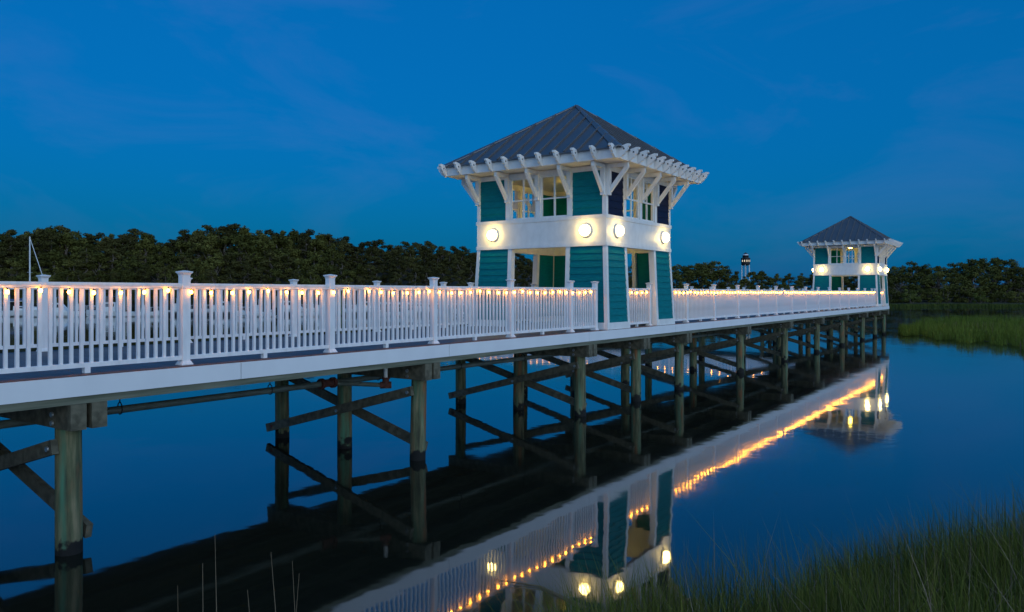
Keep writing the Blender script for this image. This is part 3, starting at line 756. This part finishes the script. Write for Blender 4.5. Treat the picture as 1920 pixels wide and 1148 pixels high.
# single dry reeds at the bottom left
for i,(qx,qt,qd,w) in enumerate(((333,1098,3.7,'shortest reed of the bottom left group, at its left end'),(380,1056,3.75,'second reed from the left in the bottom left group'),(403,1003,3.8,'tallest dry reed at bottom left'),(464,1106,3.7,'leaning reed just right of the tallest one at bottom left'),(508,1035,3.8,'tall leaning reed right of the tallest one at bottom left'),(548,1052,3.75,'thin dark reed near the right end of the bottom left group'),(561,1075,3.8,'curved reed at the right end of the bottom left group'))):
    p=at(qx,qd); X=(qx-CX)/FPX*qd; zb=bankh(X,qd)-.05; zt=zat(qt,qd)
    lx=RX*rnd.uniform(-.06,.06) if i not in (3,4,6) else RX*(-.09 if i!=6 else .08)
    m=MB(); pts=[p+lx*(t_**1.6)-lx*.0+Vector((0,0,zb+(zt-zb)*t_)) for t_ in (0,.25,.5,.75,1)]; pts=[q-lx for q in pts]
    m.tube(pts,[.0045,.004,.0035,.0025,.0012],M['dry'],5)
    o=m.build('reed_stem'); tag(o,'pale dry '+w if not w.startswith('tall') else w,'reed','dry reeds at the bottom left')
# fallen dry stalk leaning out over the water at the bottom centre
m=MB()
for a in range(6):
    p0=at(1095+rnd.uniform(-12,12),5.0,zat(1140,5.0)); p1=at(935+rnd.uniform(-25,45),5.15,zat(1092+rnd.uniform(-8,14),5.15))
    mid=(p0+p1)/2+Vector((0,0,.05)); m.tube([p0,p0.lerp(mid,.6),mid,mid.lerp(p1,.6),p1],[.006,.005,.0045,.003,.0015],M['dry'],5)
tag(m.build('fallen_stalk'),'bundle of bent dry stalks leaning over the water at the bottom centre','dry plant')
# marsh island on the right
def isl(px,Z):   # inside test in image-column / depth space
    front=55-(px-1690)*.066; back=56+ (px-1690)*.17 if px<1790 else 73
    return px>1690 and Z>front and Z<back
vs=[]; cols=[(1688,54,56),(1720,51,62),(1760,48.5,69),(1800,46,74),(1860,43.5,75),(1930,39.5,75),(2050,35,76),(2250,30,80)]
ft=[];
m=MB(); n=len(cols)
for z,sel in ((-.3,0),(.02,1),(.05,2),(-.3,3)):
    for (q,a,b) in cols:
        d={0:a+1.2,1:a+2.6,2:b-.3,3:b+.6}[sel]; p=at(q,d,z); vs.append(p)
for k in range(3):
    for i in range(n-1): fs_=(k*n+i,k*n+i+1,(k+1)*n+i+1,(k+1)*n+i); ft.append(fs_)
tag(m.add(vs,ft,M['mud'],True).build('marsh_mud'),kind='structure')
def ab(q):
    for (x0,a0,b0),(x1,a1,b1) in zip(cols[:-1],cols[1:]):
        if x0<=q<=x1: t_=(q-x0)/(x1-x0); return a0+(a1-a0)*t_,b0+(b1-b0)*t_
sp=[]; r=random.Random(5)
for _ in range(30000):
    q=1688+562*r.random(); a,b=ab(q); a+=1.2*math.sin(q*.11)+.7*math.sin(q*.047+2)+.5*math.sin(q*.31); d=a+(b-a)*(r.random()**1.25); p=at(q+r.gauss(0,2),d)
    edge=min(1,.5+(d-a)/5)
    sp.append((p.x,p.y,.05,r.uniform(.5,.9)*edge*(1+.28*math.sin(p.x*.6)*math.sin(p.y*.53)+.22*math.sin(p.x*.17+1)*math.sin(p.y*.21)),r.uniform(.02,.045),1 if r.random()<(.12 if math.sin(p.x*.31)*math.sin(p.y*.27+1)>.45 else .015) else 0))
tag(blades('marsh_grass',sp,[M['grass'],M['dry']],21,2,.25),'green cordgrass covering the marsh island at right','grass',kind='stuff')
sp=[]
for _ in range(9000):
    q=r.uniform(1640,2250); d=r.uniform(160,172)-(4 if 1668<q<1730 or q>1860 else 0); p=at(q,d)
    sp.append((p.x,p.y,.05,r.uniform(.35,.75),r.uniform(.06,.13),0))
tag(blades('shore_grass',sp,[M['shoregrass']],22,2,.2),'thin strip of green marsh grass along the right shore below the trees','grass',kind='stuff')

# ------------------------------------------------------------------ water tower in the distance
WT=at(1398,300,0); 
wt=thing('water_tower','dark lighthouse-shaped water tower on white legs above the distant trees','water tower',WT)
k=300/FPX
zz=lambda y: zat(y,300)
m=MB().lathe([(.0005,zz(498.5)),(6.5*k,zz(498)),(8*k,zz(496)),(8.1*k,zz(484.5)),(.0005,zz(484.4))],M['black'],n=20).build('tank',wt)
MB().lathe([(8.6*k,zz(485.2)),(8.6*k,zz(484.0)),(8.2*k,zz(484.0))],M['black'],n=20).build('gallery',wt)
MB().lathe([(5.6*k,zz(484.3)),(5.6*k,zz(479.5)),(6*k,zz(479.3)),(.0005,zz(479.2))],M['black'],n=20).build('lantern_room',wt)
MB().lathe([(5.2*k,zz(479.1)),(4.8*k,zz(476.8)),(.0005,zz(476.7))],M['alu'],n=20).build('lantern_glass',wt)
MB().lathe([(4.6*k,zz(476.6)),(2.5*k,zz(475)),(.0005,zz(473.3))],M['black'],n=20).build('roof',wt)
for a in range(5):
    th=TH+math.pi+R(-60+30*a); c=Vector((math.cos(th),math.sin(th),0)); s_=Vector((-c.y,c.x,0)); p=c*8.06*k
    MB().add([p-s_*.75*k+c*.03+Vector((0,0,zz(491.3))),p+s_*.75*k+c*.03+Vector((0,0,zz(491.3))),p+s_*.75*k+c*.03+Vector((0,0,zz(487.8))),p-s_*.75*k+c*.03+Vector((0,0,zz(487.8)))],[(0,1,2,3)],M['towerwin']).build('window',wt)
for a in range(6):
    th=R(60*a+12); c=Vector((math.cos(th),math.sin(th),0))
    MB().cyl(c*8.6*k+Vector((0,0,-.2)),c*7.6*k+Vector((0,0,zz(497))),.8*k,.7*k,M['alu'],8).build('leg',wt)

# ------------------------------------------------------------------ marina
dk=thing('floating_dock','long grey floating dock where the boats are moored beyond the walkway','dock',at(380,98,0),TH-R(90))
MB().box((-52,-1,-.15),(36,1,.35),M['black']).build('float',dk); MB().box((-52.05,-1.05,.36),(36.05,1.05,.5),M['dockwood']).build('dock_deck',dk)
def hull_mesh(Lh,B,H,mat):
    m=MB(); n=14; secs=[]
    for i in range(n+1):
        t_=i/n; b=B/2*(1-max(0,(t_-.4)/.6)**2.3); h=H*(.82+.32*t_*t_); x=-Lh/2+Lh*t_; rk=.12*Lh*max(0,t_-.7)/.3*0
        ky=-.25+.3*max(0,t_-.6)/.4
        secs.append([(x,-b,h),(x,-b*.96,h-.12),(x,-b*.8,.12+.25*t_*t_*H),(x*.985,0,ky),(x,b*.8,.12+.25*t_*t_*H),(x,b*.96,h-.12),(x,b,h)])
    vs=[p for s_ in secs for p in s_]; fs=[]
    for i in range(n):
        for j in range(6): fs.append((i*7+j,(i+1)*7+j,(i+1)*7+j+1,i*7+j+1))
        fs.append((i*7+6,(i+1)*7+6,(i+1)*7,i*7))
    fs.append(tuple(range(7)))
    m.add(vs,fs,mat); return m
def boat(kind,px,depth,Lh,label,flip=1,mat='hull'):
    t=thing({'cruiser':'motorboat','console':'motorboat','sail':'sailboat'}[kind],label,'boat',at(px,depth,0),TH-R(90)+(0 if flip>0 else math.pi)+rnd.uniform(-.08,.08),'boats moored at the dock')
    B=Lh*.31; H=Lh*.135 if kind!='sail' else .85
    hull_mesh(Lh,B,H,M[mat]).build('hull',t)
    if kind=='cruiser':
        c=MB(); c.hexa([(-.18*Lh,-B*.36,H*.9),(.24*Lh,-B*.3,H*.95),(.24*Lh,B*.3,H*.95),(-.18*Lh,B*.36,H*.9),(-.16*Lh,-B*.31,H+1.05),(.06*Lh,-B*.27,H+1.0),(.06*Lh,B*.27,H+1.0),(-.16*Lh,B*.31,H+1.05)],M['hull']); cb=c.build('cabin',t)
        for s_ in (1,-1):
            MB().hexa([(-.15*Lh,s_*B*.345,H+.5),(.13*Lh,s_*B*.305,H+.45),(.13*Lh,s_*B*.28,H+.45),(-.15*Lh,s_*B*.3,H+.5),(-.145*Lh,s_*B*.335,H+.88),(.07*Lh,s_*B*.292,H+.85),(.07*Lh,s_*B*.26,H+.85),(-.145*Lh,s_*B*.3,H+.88)],M['glass']).build('window',cb)
        c=MB(); c.box((-.34*Lh,-B*.34,H+1.7),(.02*Lh,B*.34,H+1.78),M['canvas'])
        for x in (-.33*Lh,0):
            for y in (-.33*B,.33*B): c.cyl((x,y,H+.05),(x,y,H+1.7),.03,.03,M['alu'],6)
        c.build('bimini_top',t)
    if kind=='console':
        c=MB(); c.hexa([(-.08*Lh,-.4,H*.7),(.08*Lh,-.4,H*.7),(.08*Lh,.4,H*.7),(-.08*Lh,.4,H*.7),(-.06*Lh,-.35,H+.8),(.03*Lh,-.35,H+.8),(.03*Lh,.35,H+.8),(-.06*Lh,.35,H+.8)],M['hull']); c.build('console',t)
        c=MB(); c.box((-.14*Lh,-B*.36,H+1.5),(.1*Lh,B*.36,H+1.57),M['canvas'])
        for x in (-.1*Lh,.06*Lh):
            for y in (-.5,.5): c.cyl((x,y,H*.6),(x,y,H+1.5),.03,.03,M['alu'],6)
        c.build('hard_top',t)
        c=MB(); c.hexa([(-.5*Lh-.45,-.2,H*.3),(-.5*Lh-.02,-.25,H*.3),(-.5*Lh-.02,.25,H*.3),(-.5*Lh-.45,.2,H*.3),(-.5*Lh-.5,-.22,H+.45),(-.5*Lh-.05,-.25,H+.5),(-.5*Lh-.05,.25,H+.5),(-.5*Lh-.5,.22,H+.45)],M['black']); c.build('outboard_motor',t)
    if kind!='sail':
        c=MB()
        for s_ in (1,-1):
            pts=[(Lh*(.1+.38*q),s_*(B/2*(1-max(0,(.6+.38*q-.4)/.6)**2.3)-.05),H*(1.0+.12*q)+.5) for q in (0,.25,.5,.75,1)]
            c.tube(pts,.022,M['alu'],5)
            for p in pts: c.cyl((p[0],p[1],p[2]-.5),p,.018,.018,M['alu'],5)
        c.build('bow_rail',t)
    else:
        c=MB(); c.hexa([(-.15*Lh,-B*.3,H*.9),(.25*Lh,-B*.2,H*.95),(.25*Lh,B*.2,H*.95),(-.15*Lh,B*.3,H*.9),(-.15*Lh,-B*.27,H+.45),(.2*Lh,-B*.17,H+.35),(.2*Lh,B*.17,H+.35),(-.15*Lh,B*.27,H+.45)],M['hull']); cb=c.build('cabin',t)
        MB().hexa([(-.1*Lh,-B*.292,H+.18),(.15*Lh,-B*.222,H+.15),(.15*Lh,-B*.15,H+.15),(-.1*Lh,-B*.2,H+.18),(-.1*Lh,-B*.284,H+.34),(.13*Lh,-B*.214,H+.29),(.13*Lh,-B*.15,H+.29),(-.1*Lh,-B*.2,H+.34)],M['glass']).build('window',cb)
        mh=zat(444,depth); c=MB(); c.cyl((.08*Lh,0,H),(.08*Lh,0,mh),.1,.085,M['alu'],8); c.bar((.08*Lh,-.55,zat(511,depth)),(.08*Lh,.55,zat(511,depth)),.05,.04,M['alu']); c.build('mast',t)
        c=MB(); c.cyl((-.32*Lh,0,H+1.0),(.07*Lh,0,H+1.1),.06,.06,M['alu'],8); c.cyl((-.3*Lh,0,H+1.16),(.05*Lh,0,H+1.3),.13,.16,M['canvas'],8); c.build('boom',t)
        c=MB(); c.cyl((.085*Lh,0,mh-.25),(.47*Lh,0,H+.25),.04,.055,M['alu'],6); c.build('forestay',t)
    return t
boat('sail',47,95,7.2,'white sailboat with a tall bare mast at far left')
boat('cruiser',205,94,5.6,'white motorboat with its bow to the left, seen through the leftmost railing bays',-1)
boat('cruiser',110,93,5.0,'white cabin boat with a blue top just right of the sailboat mast')
boat('console',150,102,5.2,'dark blue hulled boat behind the two leftmost motorboats',1,'bluehull')
boat('console',272,94,4.8,'white open boat moored right of the bow-left motorboat',1)
boat('console',330,102.5,5.2,'white open boat behind the dock, left of the first capped post')
boat('cruiser',415,102.5,5.6,'white cabin boat right of the first capped post',-1)
boat('console',480,94,4.8,'white open boat in the second railing bay',-1)
boat('cruiser',548,102.5,6.0,'white cabin boat moored behind the dock near the middle of the second railing bay')
boat('console',600,94,4.8,'white open boat just left of the second capped post')
boat('cruiser',680,102.5,5.6,'white cabin boat right of the second capped post',-1)
boat('console',740,94,4.8,'white open boat in the third railing bay')
boat('cruiser',790,102.5,5.4,'white cabin boat just left of the third capped post')
boat('console',850,94,4.8,'white open boat nearest the large tower',-1)
dp=MB().tube([(0,0,-.5),(0,0,2.6)],[.14,.12],M['pile'],10).mesh('shaft')
for i,q in enumerate((-20,75,235,300,370,445,520,640,710,815)):
    t=thing('mooring_pile',f'grey mooring pile at the floating dock, {ORD[i]} from the left','mooring pile',at(q,96.6,0),0,'mooring piles at the dock'); ob('shaft',dp,t)
for i,q in enumerate((368,487,685,771)):
    t=thing('dock_lamp',f'small warm dock lamp beyond the railing, {ORD[i]} from the left','lamp',at(q,98,.5),0,'dock lamps')
    MB().cyl((0,0,0),(0,0,.75),.07,.06,M['paint'],8).build('pedestal',t); MB().lathe([(.06,.751),(.11,.79),(.11,.87),(.0005,.93)],M['docklamp'],n=10).build('lamp',t)

# ------------------------------------------------------------------ sky and light
W=bpy.data.worlds.new('World'); S.world=W; W.use_nodes=True; nt=W.node_tree
bg=nt.nodes['Background']
tc=N(nt,'ShaderNodeTexCoord')
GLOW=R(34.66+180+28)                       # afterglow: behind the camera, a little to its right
skyn=N(nt,'ShaderNodeTexSky',sky_type='NISHITA'); skyn.sun_disc=False; skyn.sun_elevation=R(1.0); skyn.sun_rotation=R(90)-GLOW; skyn.ozone_density=6.0
def vmul(a,col=None,fac=None):
    n=N(nt,'ShaderNodeVectorMath',operation='SCALE' if col is None else 'MULTIPLY')
    L(nt,a,n.inputs[0])
    if col is not None: n.inputs[1].default_value=col
    elif isinstance(fac,(int,float)): n.inputs['Scale'].default_value=fac
    else: L(nt,fac,n.inputs['Scale'])
    return n.outputs[0]
def vadd(a,b):
    n=N(nt,'ShaderNodeVectorMath',operation='ADD'); L(nt,a,n.inputs[0]); L(nt,b,n.inputs[1]); return n.outputs[0]
def const(c):
    n=N(nt,'ShaderNodeCombineXYZ'); 
    for i in range(3): n.inputs[i].default_value=c[i]
    return n.outputs[0]
# deep blue dusk + pale twilight arch behind the viewer + faint lavender cloud
base=vadd(vmul(skyn.outputs[0],(.012,.33,.29)),const((.001,.118,.335)))
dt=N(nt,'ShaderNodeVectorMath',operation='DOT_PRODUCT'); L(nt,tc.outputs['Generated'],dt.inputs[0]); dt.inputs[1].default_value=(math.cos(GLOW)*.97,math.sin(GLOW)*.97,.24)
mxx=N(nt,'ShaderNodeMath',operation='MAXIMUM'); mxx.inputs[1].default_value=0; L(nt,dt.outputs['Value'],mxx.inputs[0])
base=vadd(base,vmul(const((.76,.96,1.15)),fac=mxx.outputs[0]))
mp=N(nt,'ShaderNodeMapping'); mp.inputs['Scale'].default_value=(1.6,1.6,4.2); L(nt,tc.outputs['Generated'],mp.inputs[0])
nz=N(nt,'ShaderNodeTexNoise',Scale=2.1,Detail=7,Roughness=.6,Distortion=.6); L(nt,mp.outputs[0],nz.inputs['Vector'])
mr=N(nt,'ShaderNodeMapRange'); mr.inputs[1].default_value=.5; mr.inputs[2].default_value=.8; L(nt,nz.outputs['Fac'],mr.inputs[0])
base=vadd(base,vmul(const((.026,.003,.016)),fac=mr.outputs[0]))
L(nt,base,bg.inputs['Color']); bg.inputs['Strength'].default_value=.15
sl=bpy.data.lights.new('sun','SUN'); so=bpy.data.objects.new('sun',sl); COL.objects.link(so)
sl.energy=.06; sl.angle=R(40); sl.color=(1,.88,.76)
so.rotation_euler=(R(90-9),0,GLOW+R(90)); so.location=(-20,-40,30)

cam=bpy.data.cameras.new('camera'); co=bpy.data.objects.new('camera',cam); COL.objects.link(co)
co.location=(0,0,CAMZ); co.rotation_euler=(R(90),0,TH-R(90))
cam.sensor_width=36; cam.lens=FPX/1920*36; cam.shift_y=-(574-HY)/1920; cam.clip_end=6000; cam.clip_start=.05
S.camera=co
S.view_settings.view_transform='Standard'; S.view_settings.look='None'; S.view_settings.exposure=EXPO; S.view_settings.gamma=1
S.cycles.use_denoising=True
try: S.cycles.denoiser='OPENIMAGEDENOISE'
except Exception: pass
S.cycles.max_bounces=8; S.cycles.glossy_bounces=4; S.cycles.sample_clamp_indirect=1.0; S.cycles.use_light_tree=True; S.cycles.sample_clamp_direct=6
